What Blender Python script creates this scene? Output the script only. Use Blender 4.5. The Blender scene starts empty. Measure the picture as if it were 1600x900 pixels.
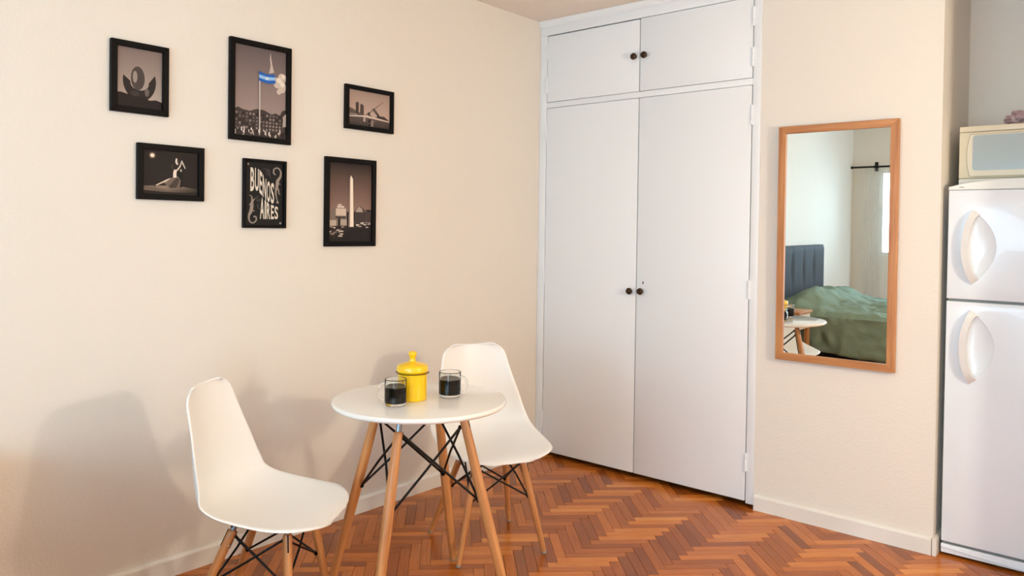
import bpy, bmesh, math, random
import numpy as np
from mathutils import Vector, Matrix, noise

random.seed(7)
scene = bpy.context.scene
C = scene.collection
PI = math.pi
R = math.radians

def lin(c, a=1.0):
    f = lambda v: v / 12.92 if v <= .04045 else ((v + .055) / 1.055) ** 2.4
    return tuple(f(x / 255.0) for x in c) + (a,)

# ------------------------------------------------------------------ camera
F_PX, CY_PX = 1208.30, 377.15
yw, pt, rl = R(40.5923), R(-0.8846), R(0.8032)
fwd = Vector((-math.sin(yw) * math.cos(pt), math.cos(yw) * math.cos(pt), math.sin(pt)))
rt0 = Vector((math.cos(yw), math.sin(yw), 0)); up0 = rt0.cross(fwd)
right = rt0 * math.cos(rl) + up0 * math.sin(rl); upv = up0 * math.cos(rl) - rt0 * math.sin(rl)
cam_data = bpy.data.cameras.new('camera'); cam = bpy.data.objects.new('camera', cam_data); C.objects.link(cam)
CAM = Vector((2.9077, -3.6348, 1.35))
m = Matrix((right, upv, -fwd)).transposed().to_4x4(); m.translation = CAM
cam.matrix_world = m
cam_data.sensor_fit = 'HORIZONTAL'; cam_data.sensor_width = 36.0
cam_data.lens = F_PX / 1600 * 36.0
cam_data.shift_y = (CY_PX - 450) / 1600.0
cam_data.clip_start = .05
scene.camera = cam

def proj(p):
    d = Vector(p) - CAM; z = d.dot(fwd)
    if z < .05: return None
    return 800 + F_PX * d.dot(right) / z, CY_PX - F_PX * d.dot(upv) / z

# ------------------------------------------------------------------ world, lights, exposure
w = bpy.data.worlds.new('daylight'); scene.world = w; w.use_nodes = True
bg = w.node_tree.nodes['Background']; bg.inputs[0].default_value = (.80, .90, 1.0, 1); bg.inputs[1].default_value = 4.0

def area(name, loc, rot, sx, sy, power, col):
    l = bpy.data.lights.new(name, 'AREA'); l.shape = 'RECTANGLE'; l.size = sx; l.size_y = sy
    l.energy = power; l.color = col
    o = bpy.data.objects.new(name, l); C.objects.link(o); o.location = loc; o.rotation_euler = rot
    return o
# daylight entering through the bedroom window and through a side window added to brighten the left wall
area('bedroom_window_daylight', (1.35, -6.36, 1.56), (R(90), 0, 0), 2.1, 1.08, 74, (.42, .75, 1.0))
area('added_side_daylight', (4.15, -5.30, 1.0), (R(90), 0, R(90)), 1.3, 1.3, 75, (.42, .75, 1.0))
area('balcony_door_daylight', (3.35, -6.36, 1.10), (R(90), 0, 0), 1.1, 2.0, 76, (.42, .75, 1.0))
pl = bpy.data.lights.new('kitchen_bulb', 'POINT'); pl.energy = 84; pl.color = (1.0, .90, .73); pl.shadow_soft_size = .07
po = bpy.data.objects.new('kitchen_bulb', pl); C.objects.link(po); po.location = (3.86, -1.26, 1.55)

pl2 = bpy.data.lights.new('added_fill_lamp', 'POINT'); pl2.energy = 38; pl2.color = (1.0, .90, .74); pl2.shadow_soft_size = .28  # added lamp, unseen, to fill shadows and lift the low wall
po2 = bpy.data.objects.new('added_fill_lamp', pl2); C.objects.link(po2); po2.location = (2.7, -3.9, 2.15)

vs = scene.view_settings
vs.view_transform = 'Standard'; vs.look = 'None'; vs.gamma = 1.0; vs.exposure = -0.12
vs.use_curve_mapping = False

# ------------------------------------------------------------------ materials
def new_mat(name):
    mt = bpy.data.materials.new(name); mt.use_nodes = True
    return mt, mt.node_tree.nodes, mt.node_tree.links, mt.node_tree.nodes['Principled BSDF']

def plain(name, col, rough=.5, metal=0.0, coat=0.0, spec=.5, bump=None, vary=None):
    mt, n, l, b = new_mat(name)
    b.inputs['Base Color'].default_value = lin(col); b.inputs['Roughness'].default_value = rough
    b.inputs['Metallic'].default_value = metal; b.inputs['Coat Weight'].default_value = coat
    b.inputs['Specular IOR Level'].default_value = spec
    tc = n.new('ShaderNodeTexCoord')
    if vary:                                   # (scale, darker colour, amount)
        t = n.new('ShaderNodeTexNoise'); t.inputs['Scale'].default_value = vary[0]; t.inputs['Detail'].default_value = 5
        l.new(tc.outputs['Object'], t.inputs['Vector'])
        r = n.new('ShaderNodeValToRGB'); r.color_ramp.elements[0].position = .35; r.color_ramp.elements[1].position = .65
        r.color_ramp.elements[0].color = lin(vary[1]); r.color_ramp.elements[1].color = lin(col)
        l.new(t.outputs['Fac'], r.inputs['Fac']); l.new(r.outputs['Color'], b.inputs['Base Color'])
    if bump:                                   # (scale, strength, distance)
        t = n.new('ShaderNodeTexNoise'); t.inputs['Scale'].default_value = bump[0]; t.inputs['Detail'].default_value = 3
        l.new(tc.outputs['Object'], t.inputs['Vector'])
        bp = n.new('ShaderNodeBump'); bp.inputs['Strength'].default_value = bump[1]; bp.inputs['Distance'].default_value = bump[2]
        l.new(t.outputs['Fac'], bp.inputs['Height']); l.new(bp.outputs['Normal'], b.inputs['Normal'])
    return mt

def wood(name, dark, light, rough=.4, axis='Z', scale=30):
    mt, n, l, b = new_mat(name)
    tc = n.new('ShaderNodeTexCoord'); mp = n.new('ShaderNodeMapping')
    s = [scale] * 3; s['XYZ'.index(axis)] = scale * .06; mp.inputs['Scale'].default_value = s
    t = n.new('ShaderNodeTexNoise'); t.inputs['Scale'].default_value = 1.6; t.inputs['Detail'].default_value = 6; t.inputs['Distortion'].default_value = .4
    r = n.new('ShaderNodeValToRGB'); r.color_ramp.elements[0].position = .3; r.color_ramp.elements[1].position = .7
    r.color_ramp.elements[0].color = lin(dark); r.color_ramp.elements[1].color = lin(light)
    l.new(tc.outputs['Object'], mp.inputs['Vector']); l.new(mp.outputs['Vector'], t.inputs['Vector'])
    l.new(t.outputs['Fac'], r.inputs['Fac']); l.new(r.outputs['Color'], b.inputs['Base Color'])
    b.inputs['Roughness'].default_value = rough
    return mt

def parquet_mat():
    mt, n, l, b = new_mat('parquet')
    at = n.new('ShaderNodeAttribute'); at.attribute_name = 'shade'
    uv = n.new('ShaderNodeUVMap'); uv.uv_map = 'grain'
    mp = n.new('ShaderNodeMapping'); mp.inputs['Scale'].default_value = (7, 130, 1)
    t = n.new('ShaderNodeTexNoise'); t.inputs['Scale'].default_value = 1.0; t.inputs['Detail'].default_value = 6; t.inputs['Distortion'].default_value = .6
    l.new(uv.outputs['UV'], mp.inputs['Vector']); l.new(mp.outputs['Vector'], t.inputs['Vector'])
    r = n.new('ShaderNodeValToRGB'); cr = r.color_ramp
    cr.elements[0].position = 0; cr.elements[0].color = lin((134, 70, 26))
    cr.elements[1].position = 1; cr.elements[1].color = lin((226, 151, 74))
    e = cr.elements.new(.35); e.color = lin((162, 86, 28))
    e = cr.elements.new(.7); e.color = lin((200, 116, 42))
    ma = n.new('ShaderNodeMath'); ma.operation = 'MULTIPLY_ADD'; ma.inputs[1].default_value = .55; ma.inputs[2].default_value = -.275
    l.new(t.outputs['Fac'], ma.inputs[0])
    ad = n.new('ShaderNodeMath'); ad.operation = 'ADD'; ad.use_clamp = True
    l.new(at.outputs['Fac'], ad.inputs[0]); l.new(ma.outputs[0], ad.inputs[1]); l.new(ad.outputs[0], r.inputs['Fac'])
    l.new(r.outputs['Color'], b.inputs['Base Color'])
    b.inputs['Roughness'].default_value = .27; b.inputs['Coat Weight'].default_value = .08; b.inputs['Coat Roughness'].default_value = .12; b.inputs['Specular IOR Level'].default_value = .34
    return mt

def glass_mat(name, col=(1, 1, 1, 1), ior=1.36):
    mt, n, l, b = new_mat(name)
    b.inputs['Base Color'].default_value = col; b.inputs['Roughness'].default_value = .0
    b.inputs['Transmission Weight'].default_value = 1.0; b.inputs['IOR'].default_value = ior
    return mt

def pane_mat(name, tint=(1, 1, 1, 1)):
    mt, n, l, b = new_mat(name); n.remove(b); out = n['Material Output']
    tr = n.new('ShaderNodeBsdfTransparent'); tr.inputs[0].default_value = tint
    gl = n.new('ShaderNodeBsdfGlossy'); gl.inputs['Roughness'].default_value = .02
    fr = n.new('ShaderNodeFresnel'); fr.inputs[0].default_value = 1.45
    mx = n.new('ShaderNodeMixShader')
    l.new(fr.outputs[0], mx.inputs[0]); l.new(tr.outputs[0], mx.inputs[1]); l.new(gl.outputs[0], mx.inputs[2]); l.new(mx.outputs[0], out.inputs[0])
    return mt

def print_mat():
    mt, n, l, b = new_mat('photo_print')
    at = n.new('ShaderNodeVertexColor'); at.layer_name = 'ink'
    l.new(at.outputs['Color'], b.inputs['Base Color']); b.inputs['Roughness'].default_value = .6; b.inputs['Specular IOR Level'].default_value = .25
    return mt

def sheer_mat():
    mt, n, l, b = new_mat('sheer_curtain'); n.remove(b); out = n['Material Output']
    tr = n.new('ShaderNodeBsdfTransparent'); df = n.new('ShaderNodeBsdfDiffuse'); df.inputs[0].default_value = lin((240, 238, 232))
    tl = n.new('ShaderNodeBsdfTranslucent'); tl.inputs[0].default_value = lin((240, 238, 232))
    m1 = n.new('ShaderNodeMixShader'); m1.inputs[0].default_value = .5; l.new(df.outputs[0], m1.inputs[1]); l.new(tl.outputs[0], m1.inputs[2])
    m2 = n.new('ShaderNodeMixShader'); m2.inputs[0].default_value = .15; l.new(tr.outputs[0], m2.inputs[1]); l.new(m1.outputs[0], m2.inputs[2])
    l.new(m2.outputs[0], out.inputs[0])
    return mt

M = dict(
    wall=plain('cream_wall_paint', (231, 223, 212), .75, spec=.25, bump=(95, .35, .004)),
    ceiling=plain('ceiling_paint', (238, 226, 214), .9, spec=.1, bump=(60, .15, .003)),
    trim=plain('white_trim_paint', (236, 234, 230), .42, bump=(25, .12, .002), vary=(3, (228, 221, 210))),
    closet=plain('closet_enamel_paint', (236, 238, 240), .40, bump=(14, .10, .002)),
    carcass=plain('closet_inside', (52, 43, 36), .9),
    bronze=plain('aged_bronze', (72, 56, 42), .35, metal=.85),
    black=plain('black_void', (12, 11, 10), .8),
    parquet=parquet_mat(),
    screed=plain('floor_joint', (62, 34, 20), .8),
    plastic=plain('white_plastic', (243, 242, 240), .32, spec=.45),
    laminate=plain('white_lacquer', (242, 240, 236), .08, spec=.5),
    beech=wood('beech_wood', (176, 112, 62), (216, 156, 98), .38),
    beech_h=wood('beech_rail_wood', (164, 102, 54), (200, 140, 84), .42, axis='X'),
    beech_v=wood('beech_stile_wood', (164, 102, 54), (200, 140, 84), .42, axis='Z'),
    rod=plain('black_steel', (22, 20, 20), .38, metal=.6),
    steel=plain('grey_steel', (140, 152, 165), .32, metal=.9),
    screw=plain('screw_steel', (190, 185, 175), .3, metal=1),
    glide=plain('grey_glide', (150, 145, 138), .5),
    yellow=plain('yellow_enamel', (248, 198, 4), .28, coat=.3),
    wire=plain('dark_wire', (70, 52, 30), .4, metal=.7),
    glass=glass_mat('mug_glass', (.97, .985, .97, 1)),
    coffee=plain('black_coffee', (14, 8, 5), .10, spec=.12),
    pane=pane_mat('clear_pane'),
    frame=plain('black_frame', (10, 8, 8), .5, spec=.12),
    print=print_mat(),
    mirror=plain('mirror_silver', (240, 243, 240), .0, metal=1.0),
    fridge=plain('white_appliance', (234, 239, 244), .22, spec=.5, coat=.2),
    fridge_trim=plain('offwhite_appliance', (230, 228, 218), .35),
    gasket=plain('grey_gasket', (120, 124, 122), .5),
    handle=plain('pearl_handle', (228, 225, 221), .35),
    cream=plain('cream_appliance', (228, 216, 188), .35),
    cream_line=plain('cream_groove_shade', (170, 150, 112), .5),  # darker cream put in as the shade of the door groove
    mwglass=plain('glass_reflection_tint', (176, 188, 188), .12, coat=.6),  # base colour carries the pale reflection of window light
    badge=plain('grey_badge', (170, 165, 160), .4),
    cloth=plain('mauve_cloth', (206, 184, 184), .9, bump=(60, .5, .01), vary=(14, (164, 132, 136))),
    duvet=plain('sage_duvet', (124, 142, 122), .85, bump=(18, .4, .02)),
    navy=plain('slate_upholstery', (56, 56, 62), .75, bump=(150, .3, .003)),
    bedbase=plain('black_bed_base', (22, 22, 26), .8),
    mattress=plain('white_mattress', (225, 222, 215), .8),
    sheer=sheer_mat(),
    night=plain('pale_nightstand', (222, 205, 184), .5),
)

# ------------------------------------------------------------------ mesh helpers
def link(name, me, mat=None, parent=None):
    o = bpy.data.objects.new(name, me); C.objects.link(o)
    if mat is not None and me is not None:
        me.materials.clear()
        me.materials.append(M[mat] if isinstance(mat, str) else mat)
    if parent is not None: o.parent = parent
    return o

def tag(o, label=None, cat=None, group=None, kind=None):
    if label: o['label'] = label
    if cat: o['category'] = cat
    if group: o['group'] = group
    if kind: o['kind'] = kind
    return o

def empty(name, loc, rz=0, **k):
    o = bpy.data.objects.new(name, None); C.objects.link(o); o.location = loc; o.rotation_euler = (0, 0, rz)
    o.empty_display_size = .05
    return tag(o, **k)

def bm_mesh(name, bm, smooth=False, sharp=None):
    bmesh.ops.recalc_face_normals(bm, faces=bm.faces)
    me = bpy.data.meshes.new(name); bm.to_mesh(me); bm.free()
    if smooth:
        me.polygons.foreach_set('use_smooth', [True] * len(me.polygons))
        me.set_sharp_from_angle(angle=R(sharp or 40))
    return me

def add_box(bm, x0, x1, y0, y1, z0, z1, bev=0, seg=2):
    r = bmesh.ops.create_cube(bm, size=1)
    vs_ = r['verts']
    bmesh.ops.scale(bm, vec=(x1 - x0, y1 - y0, z1 - z0), verts=vs_)
    bmesh.ops.translate(bm, vec=((x0 + x1) / 2, (y0 + y1) / 2, (z0 + z1) / 2), verts=vs_)
    if bev:
        es = list({e for v in vs_ for e in v.link_edges})
        bmesh.ops.bevel(bm, geom=es, offset=bev, segments=seg, affect='EDGES', profile=.5)

def box(name, b, mat, parent=None, bev=0, seg=2):
    bm = bmesh.new(); add_box(bm, *b, bev=bev, seg=seg)
    return link(name, bm_mesh(name, bm, bev > 0, 50), mat, parent)

def boxes(name, bs, mat, parent=None, bev=0):
    bm = bmesh.new()
    for b in bs: add_box(bm, *b, bev=bev)
    return link(name, bm_mesh(name, bm, bev > 0, 50), mat, parent)

def add_lathe(bm, prof, seg=32, closed=True, axis_pts=False):
    """prof: list of (r, z); revolve about z."""
    rings = []
    for r, z in prof:
        if r < 1e-6: rings.append([bm.verts.new((0, 0, z))])
        else: rings.append([bm.verts.new((r * math.cos(2 * PI * k / seg), r * math.sin(2 * PI * k / seg), z)) for k in range(seg)])
    for a, b in zip(rings, rings[1:]):
        for k in range(seg):
            k2 = (k + 1) % seg
            if len(a) == 1 and len(b) == 1: continue
            if len(a) == 1: bm.faces.new((a[0], b[k], b[k2]))
            elif len(b) == 1: bm.faces.new((a[k], a[k2], b[0]))
            else: bm.faces.new((a[k], a[k2], b[k2], b[k]))

def lathe(name, prof, mat, parent=None, seg=32, loc=None, sharp=35):
    bm = bmesh.new(); add_lathe(bm, prof, seg)
    o = link(name, bm_mesh(name, bm, True, sharp), mat, parent)
    if loc: o.location = loc
    return o

def add_tube(bm, pts, rad, seg=8, cap=True):
    pts = [Vector(p) for p in pts]
    rad = rad if isinstance(rad, (list, tuple)) else [rad] * len(pts)
    rings = []; prev = None
    for i, p in enumerate(pts):
        d = (pts[min(i + 1, len(pts) - 1)] - pts[max(i - 1, 0)]).normalized()
        if prev is None:
            a = Vector((0, 0, 1)) if abs(d.z) < .9 else Vector((1, 0, 0)); u = d.cross(a).normalized()
        else:
            u = (prev - d * prev.dot(d)).normalized()
        prev = u; v = d.cross(u)
        rings.append([bm.verts.new(p + (u * math.cos(2 * PI * k / seg) + v * math.sin(2 * PI * k / seg)) * rad[i]) for k in range(seg)])
    for a, b in zip(rings, rings[1:]):
        for k in range(seg): bm.faces.new((a[k], a[(k + 1) % seg], b[(k + 1) % seg], b[k]))
    if cap:
        bm.faces.new(rings[0][::-1]); bm.faces.new(rings[-1])

def tube(name, pts, rad, mat, parent=None, seg=8):
    bm = bmesh.new(); add_tube(bm, pts, rad, seg)
    return link(name, bm_mesh(name, bm, True, 50), mat, parent)

def add_ball(bm, c, r, seg=10):
    res = bmesh.ops.create_uvsphere(bm, u_segments=seg, v_segments=max(6, seg // 2 + 1), radius=r)
    bmesh.ops.translate(bm, vec=c, verts=res['verts'])

def add_prism(bm, pts, off):
    """pts: planar loop of Vectors; off: extrusion Vector."""
    a = [bm.verts.new(p) for p in pts]; b = [bm.verts.new(Vector(p) + Vector(off)) for p in pts]
    bm.faces.new(a); bm.faces.new(b[::-1]); n = len(a)
    for k in range(n): bm.faces.new((a[k], b[k], b[(k + 1) % n], a[(k + 1) % n]))

def struct(o): o['kind'] = 'structure'; return o

# ------------------------------------------------------------------ room shell
H = 2.5908
XR, YF, YB = 4.10, -6.31, .53          # right wall, wall behind the camera, back of closet and alcove
X_PIER0, X_PIER1 = 1.372, 2.158
def wall(name, b): return struct(box(name, b, 'wall'))
wall('wall_left', (-.15, 0, YF - .15, YB + .12, 0, H))
wall('wall_alcove', (0, XR, YB, YB + .12, 0, H))
wall('wall_back', (X_PIER0, X_PIER1, 0, YB, 0, H))
SW = (-5.95, -4.65, .35, 1.65)  # opening for the added side window
struct(boxes('wall_right', [(XR, XR + .15, YF - .15, SW[0], 0, H), (XR, XR + .15, SW[1], YB + .12, 0, H),
                            (XR, XR + .15, SW[0], SW[1], 0, SW[2]), (XR, XR + .15, SW[0], SW[1], SW[3], H)], 'wall'))
wall('wall_unseen_partition', (2.82, 2.94, -.40, YB, 0, H))       # unseen partition, its depth set to block bulb light from the alcove
# wall behind the camera with the bedroom window and the balcony door
BW = (.30, 2.40, 1.03, 2.06); BD = (2.78, 3.92, .06, 2.14)
struct(boxes('wall_front', [(0, BW[0], YF - .15, YF, 0, H), (BW[1], BD[0], YF - .15, YF, 0, H), (BD[1], XR, YF - .15, YF, 0, H),
                            (BD[0], BD[1], YF - .15, YF, 0, BD[2]), (BD[0], BD[1], YF - .15, YF, BD[3], H),
                            (BW[0], BW[1], YF - .15, YF, 0, BW[2]), (BW[0], BW[1], YF - .15, YF, BW[3], H)], 'wall'))
struct(box('ceiling', (-.15, XR + .15, YF - .15, YB + .12, H, H + .12), 'ceiling'))

def window(name, axis, a0, a1, z0, z1, pos):
    root = struct(empty(name, (0, 0, 0)))
    t = .045
    def B(u0, u1, d0, d1, w0, w1):
        return (u0, u1, pos + d0, pos + d1, w0, w1) if axis == 'x' else (pos + d0, pos + d1, u0, u1, w0, w1)
    am = (a0 + a1) / 2
    boxes('window_frame', [B(a0, a0 + t, -.03, .03, z0, z1), B(a1 - t, a1, -.03, .03, z0, z1),
                           B(a0 + t, a1 - t, -.03, .03, z0, z0 + t), B(a0 + t, a1 - t, -.03, .03, z1 - t, z1),
                           B(am - t / 2, am + t / 2, -.025, .025, z0 + t, z1 - t)], 'trim', root)
    box('pane', B(a0 + t, am - t / 2, -.003, .003, z0 + t, z1 - t), 'pane', root)
    box('pane', B(am + t / 2, a1 - t, -.003, .003, z0 + t, z1 - t), 'pane', root)
window('window_1', 'x', BW[0], BW[1], BW[2], BW[3], YF - .03)
window('added_window_2', 'y', SW[0], SW[1], SW[2], SW[3], XR + .02)  # added window, unseen, for extra light on the left wall
window('window_3', 'x', BD[0], BD[1], BD[2], BD[3], YF - .03)

# baseboards: board with a rounded top edge
HB, TB = .074, .015
def baseboard(name, p0, p1, nrm):
    p0, p1, nrm = Vector(p0), Vector(p1), Vector(nrm)
    prof = [(0, 0), (TB, 0), (TB, HB - .010), (TB - .003, HB - .003), (TB - .008, HB), (0, HB)]
    bm = bmesh.new(); add_prism(bm, [p0 + nrm * a + Vector((0, 0, b)) for a, b in prof], p1 - p0)
    return struct(link(name, bm_mesh(name, bm), 'trim'))
baseboard('baseboard_left', (0, -.001, 0), (0, YF + .02, 0), (1, 0, 0))
baseboard('baseboard_back', (X_PIER0 + .004, 0, 0), (X_PIER1 - .004, 0, 0), (0, -1, 0))
baseboard('baseboard_pier', (X_PIER1, -.012, 0), (X_PIER1, YB, 0), (1, 0, 0)).scale = (1, 1, 1)

# ------------------------------------------------------------------ herringbone parquet, plank by plank
PL, PWD = .2565, .0428
floor = struct(box('floor', (-.15, XR + .15, YF - .15, YB + .12, -.10, -.008), 'screed'))
GAP = .0005
def clip(poly, x0, x1, y0, y1):
    def cut(ps, f):
        out = []
        for i, a in enumerate(ps):
            b = ps[(i + 1) % len(ps)]; fa, fb = f(a), f(b)
            if fa >= 0: out.append(a)
            if (fa >= 0) != (fb >= 0):
                t = fa / (fa - fb); out.append(a + (b - a) * t)
        return out
    for f in (lambda p: p.x - x0, lambda p: x1 - p.x, lambda p: p.y - y0, lambda p: y1 - p.y):
        poly = cut(poly, f)
        if len(poly) < 3: return []
    return poly
def plank_geo(verts, faces, uvs, sh, poly, ang, org, shade, off):
    """append a plank prism (top chamfered a little) to lists"""
    n = len(poly); c = sum(poly, Vector((0, 0))) / n
    base = len(verts); jit = random.uniform(-.0004, .0004)
    for z, k in ((-.010, 0), (-.0012 + jit, 0), (jit, .0012)):
        for p in poly:
            q = p + (c - p).normalized() * k
            verts.append((q.x, q.y, z))
            d = p - org; uvs.append((d.x * math.cos(ang) + d.y * math.sin(ang) + off * 3.1, -d.x * math.sin(ang) + d.y * math.cos(ang) + off * 1.7))
            sh.append(shade)
    for a in (0, 1):
        for k in range(n):
            k2 = (k + 1) % n
            faces.append((base + a * n + k, base + a * n + k2, base + (a + 1) * n + k2, base + (a + 1) * n + k))
    faces.append(tuple(base + 2 * n + k for k in range(n)))
def plank_mesh(name, verts, faces, uvs, sh):
    me = bpy.data.meshes.new(name); me.from_pydata(verts, [], faces); me.update()
    at = me.attributes.new('shade', 'FLOAT', 'POINT'); at.data.foreach_set('value', sh)
    ul = me.uv_layers.new(name='grain')
    li = np.empty(len(me.loops), dtype=np.int32); me.loops.foreach_get('vertex_index', li)
    ul.data.foreach_set('uv', np.asarray(uvs, dtype=np.float32)[li].ravel())
    return me
def rect_poly(a0, a1, b0, b1):
    e, f = Vector((1, 1)) / math.sqrt(2), Vector((-1, 1)) / math.sqrt(2)
    return [e * a + f * b for a, b in ((a0, b0), (a1, b0), (a1, b1), (a0, b1))]
def in_any(c): return True
NVAR = 26
variants = {}
def variant(k, vert):
    if (k, vert) not in variants:
        V, Fc, U, S = [], [], [], []
        poly = [Vector(p) for p in ((-PL / 2 + GAP, -PWD / 2 + GAP), (PL / 2 - GAP, -PWD / 2 + GAP), (PL / 2 - GAP, PWD / 2 - GAP), (-PL / 2 + GAP, PWD / 2 - GAP))]
        shade = min(1, max(0, random.gauss(.50 if not vert else .40, .17)))
        plank_geo(V, Fc, U, S, poly, 0, Vector((0, 0)), shade, k + (50 if vert else 0))
        me = plank_mesh('plank', V, Fc, U, S); me.materials.append(M['parquet']); variants[(k, vert)] = me
    return variants[(k, vert)]
ORG = Vector((1.03, -.951))
SP = ([], [], [], [])            # planks out of the photograph's view, joined
n_sep = 0; cand = []
e_, f_ = Vector((1, 1)) / math.sqrt(2), Vector((-1, 1)) / math.sqrt(2)
for mcol in range(-14, 16):
    for k in range(-110, 120):
        bu, bv = mcol * (PL + PWD) + k * PWD, mcol * (PWD - PL) + k * PWD
        for vert in (False, True):
            if not vert: a0, a1, b0, b1 = bu, bu + PL, bv, bv + PWD
            else: a0, a1, b0, b1 = bu + PL, bu + PL + PWD, bv + PWD - PL, bv + PWD
            cen = ORG + e_ * (a0 + a1) / 2 + f_ * (b0 + b1) / 2
            if not (-.2 < cen.x < XR + .2 and YF - .2 < cen.y < YB + .2): continue
            poly = [p + ORG for p in rect_poly(a0 + GAP, a1 - GAP, b0 + GAP, b1 - GAP)]
            cl = clip(poly, 0, XR, YF, YB)
            if len(cl) < 3: continue
            full = all(0 < p.x < XR and YF < p.y < YB for p in poly)
            q = proj((cen.x, cen.y, 0))
            # the floor seen in the photograph: in frame and in front of closet and walls
            seen = q is not None and -20 < q[0] < 1620 and q[1] < 912 and cen.y < .05 and cen.x > -.02
            ang = PI / 4 if not vert else -PI / 4
            cand.append((seen, (cen - CAM.xy).length, cen, cl, full, vert, ang))
seen = sorted([c for c in cand if c[0]], key=lambda c: c[1])
sep = seen[:300]; rest = seen[300:] + [c for c in cand if not c[0]]
for _, _, cen, cl, full, vert, ang in sep:
    if full:
        o = link('plank', variant(random.randrange(NVAR), vert)); o.location = (cen.x, cen.y, random.uniform(-.0003, .0003)); o.rotation_euler = (0, 0, ang)
    else:
        V, Fc, U, S = [], [], [], []
        plank_geo(V, Fc, U, S, [p - cen for p in cl], ang, Vector((0, 0)), min(1, max(0, random.gauss(.45, .17))), random.random() * 60)
        o = link('plank', plank_mesh('plank', V, Fc, U, S), 'parquet'); o.location = (cen.x, cen.y, 0)
    o.parent = floor
for _, _, cen, cl, full, vert, ang in rest:
    plank_geo(*SP, cl, ang, cen, min(1, max(0, random.gauss(.45, .17))), random.random() * 60)
o = link('plank_field', plank_mesh('plank_field', *SP), 'parquet', floor); o['kind'] = 'stuff'
print('planks separate', len(sep), 'joined', len(rest))

# ------------------------------------------------------------------ built-in closet
XL, XS, XRD = .0546, .6895, 1.3285
ZB, Z3, Z2, Z1 = .0308, 2.0709, 2.1079, 2.5007
cl = empty('closet', (0, 0, 0), label='tall white built-in closet with two long doors below two short ones', cat='closet')
boxes('carcass', [(.004, X_PIER0 - .004, YB - .02, YB - .005, .002, H - .01), (.004, .02, .04, YB - .02, .002, H - .01), (X_PIER0 - .02, X_PIER0 - .004, .04, YB - .02, .002, H - .01),
                  (.02, X_PIER0 - .02, .05, YB - .02, Z3 + .008, Z2 - .008)], 'carcass', cl)
boxes('stile', [(.001, XL - .002, -.004, .038, .02, Z1 + .0025)], 'closet', cl, .0015)
boxes('stile', [(XRD + .002, X_PIER0 - .001, -.004, .038, .02, Z1 + .0025)], 'closet', cl, .0015)
boxes('rail', [(XL - .002, XRD + .002, -.004, .038, Z3 + .0025, Z2 - .0025)], 'closet', cl, .0015)
boxes('rail', [(.001, X_PIER0 - .001, -.004, .038, Z1 + .003, H - .034)], 'closet', cl, .0015)
bm = bmesh.new()
prof = [(.03, H - .036), (-.008, H - .036), (-.012, H - .030), (-.013, H - .020), (-.018, H - .012), (-.020, H - .001), (.03, H - .001)]
add_prism(bm, [Vector((.001, y, z)) for y, z in prof], (X_PIER0 + .002, 0, 0))
link('crown_moulding', bm_mesh('crown_moulding', bm), 'closet', cl)
KNOB = [(0, .030), (.008, .0295), (.0095, .027), (.012, .0275), (.0165, .025), (.0185, .019), (.0165, .013), (.010, .009), (.008, .005), (.0105, .002), (.0105, 0), (0, 0)]
def knob(x, z, door):
    o = lathe('knob', KNOB[::-1], 'bronze', door, 20); o.rotation_euler = (R(90), 0, 0); o.location = (x, -.0045, z)
    return o
def door(x0, x1, z0, z1, kx, kz, hinges, hx):
    g = .0030
    d = box('door', (x0 + g, x1 - g, -.005, .020, z0, z1), 'closet', cl, .0018)
    knob(kx, kz, d)
    s = 1 if hx < (x0 + x1) / 2 else -1
    for a, b in hinges:
        bm = bmesh.new()
        add_tube(bm, [(hx, -.0075, a), (hx, -.0075, a + (b - a) * .33 - .0008)], .0052, 10)
        add_tube(bm, [(hx, -.0075, a + (b - a) * .33 + .0008), (hx, -.0075, a + (b - a) * .66 - .0008)], .0052, 10)
        add_tube(bm, [(hx, -.0075, a + (b - a) * .66 + .0008), (hx, -.0075, b)], .0052, 10)
        add_box(bm, min(hx, hx - s * .016), max(hx, hx - s * .016), -.0062, -.0042, a, b)
        link('hinge', bm_mesh('hinge', bm, True, 40), 'closet', d)
    return d
HU = [(2.160, 2.255), (2.358, 2.452)]; HL = [(.178, .268), (1.025, 1.118), (1.876, 1.974)]
door(XL, XS, Z2, Z1 - .004, .660, 2.297, HU, XL)
door(XS, XRD, Z2, Z1 - .001, .724, 2.297, HU, XRD)
door(XL, XS, ZB, Z3, .656, 1.023, HL, XL)
dr = door(XS, XRD, ZB, Z3, .724, 1.025, HL, XRD)
bm = bmesh.new(); add_prism(bm, [Vector((.733 + .0035 * math.cos(a), -.0053, 1.072 + .008 * math.sin(a))) for a in np.linspace(0, 2 * PI, 14)[:-1]], (0, .0008, 0))
link('keyhole', bm_mesh('keyhole', bm), 'black', dr)

# ------------------------------------------------------------------ wall mirror
MX0, MX1, MZ0, MZ1 = 1.4756, 1.9999, .7521, 1.8512
mw_, mh_ = MX1 - MX0, MZ1 - MZ0
mir = empty('wall_mirror', ((MX0 + MX1) / 2, -.010, (MZ0 + MZ1) / 2), label='tall rectangular mirror in a plain light wood frame beside the closet', cat='mirror')
FWD = .034
def rail(pts, mat):
    bm = bmesh.new(); add_prism(bm, [Vector((x, 0, z)) for x, z in pts], (0, -.022, 0))
    es = [e for e in bm.edges]
    bmesh.ops.bevel(bm, geom=es, offset=.0012, segments=1, affect='EDGES')
    return link('frame_rail', bm_mesh('frame_rail', bm), mat, mir)
a, b, t = mw_ / 2, mh_ / 2, FWD
rail([(-a, b), (a, b), (a - t, b - t), (-a + t, b - t)], 'beech_h')
rail([(-a, -b), (a, -b), (a - t, -b + t), (-a + t, -b + t)], 'beech_h')
rail([(-a, -b), (-a, b), (-a + t, b - t), (-a + t, -b + t)], 'beech_v')
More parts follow.
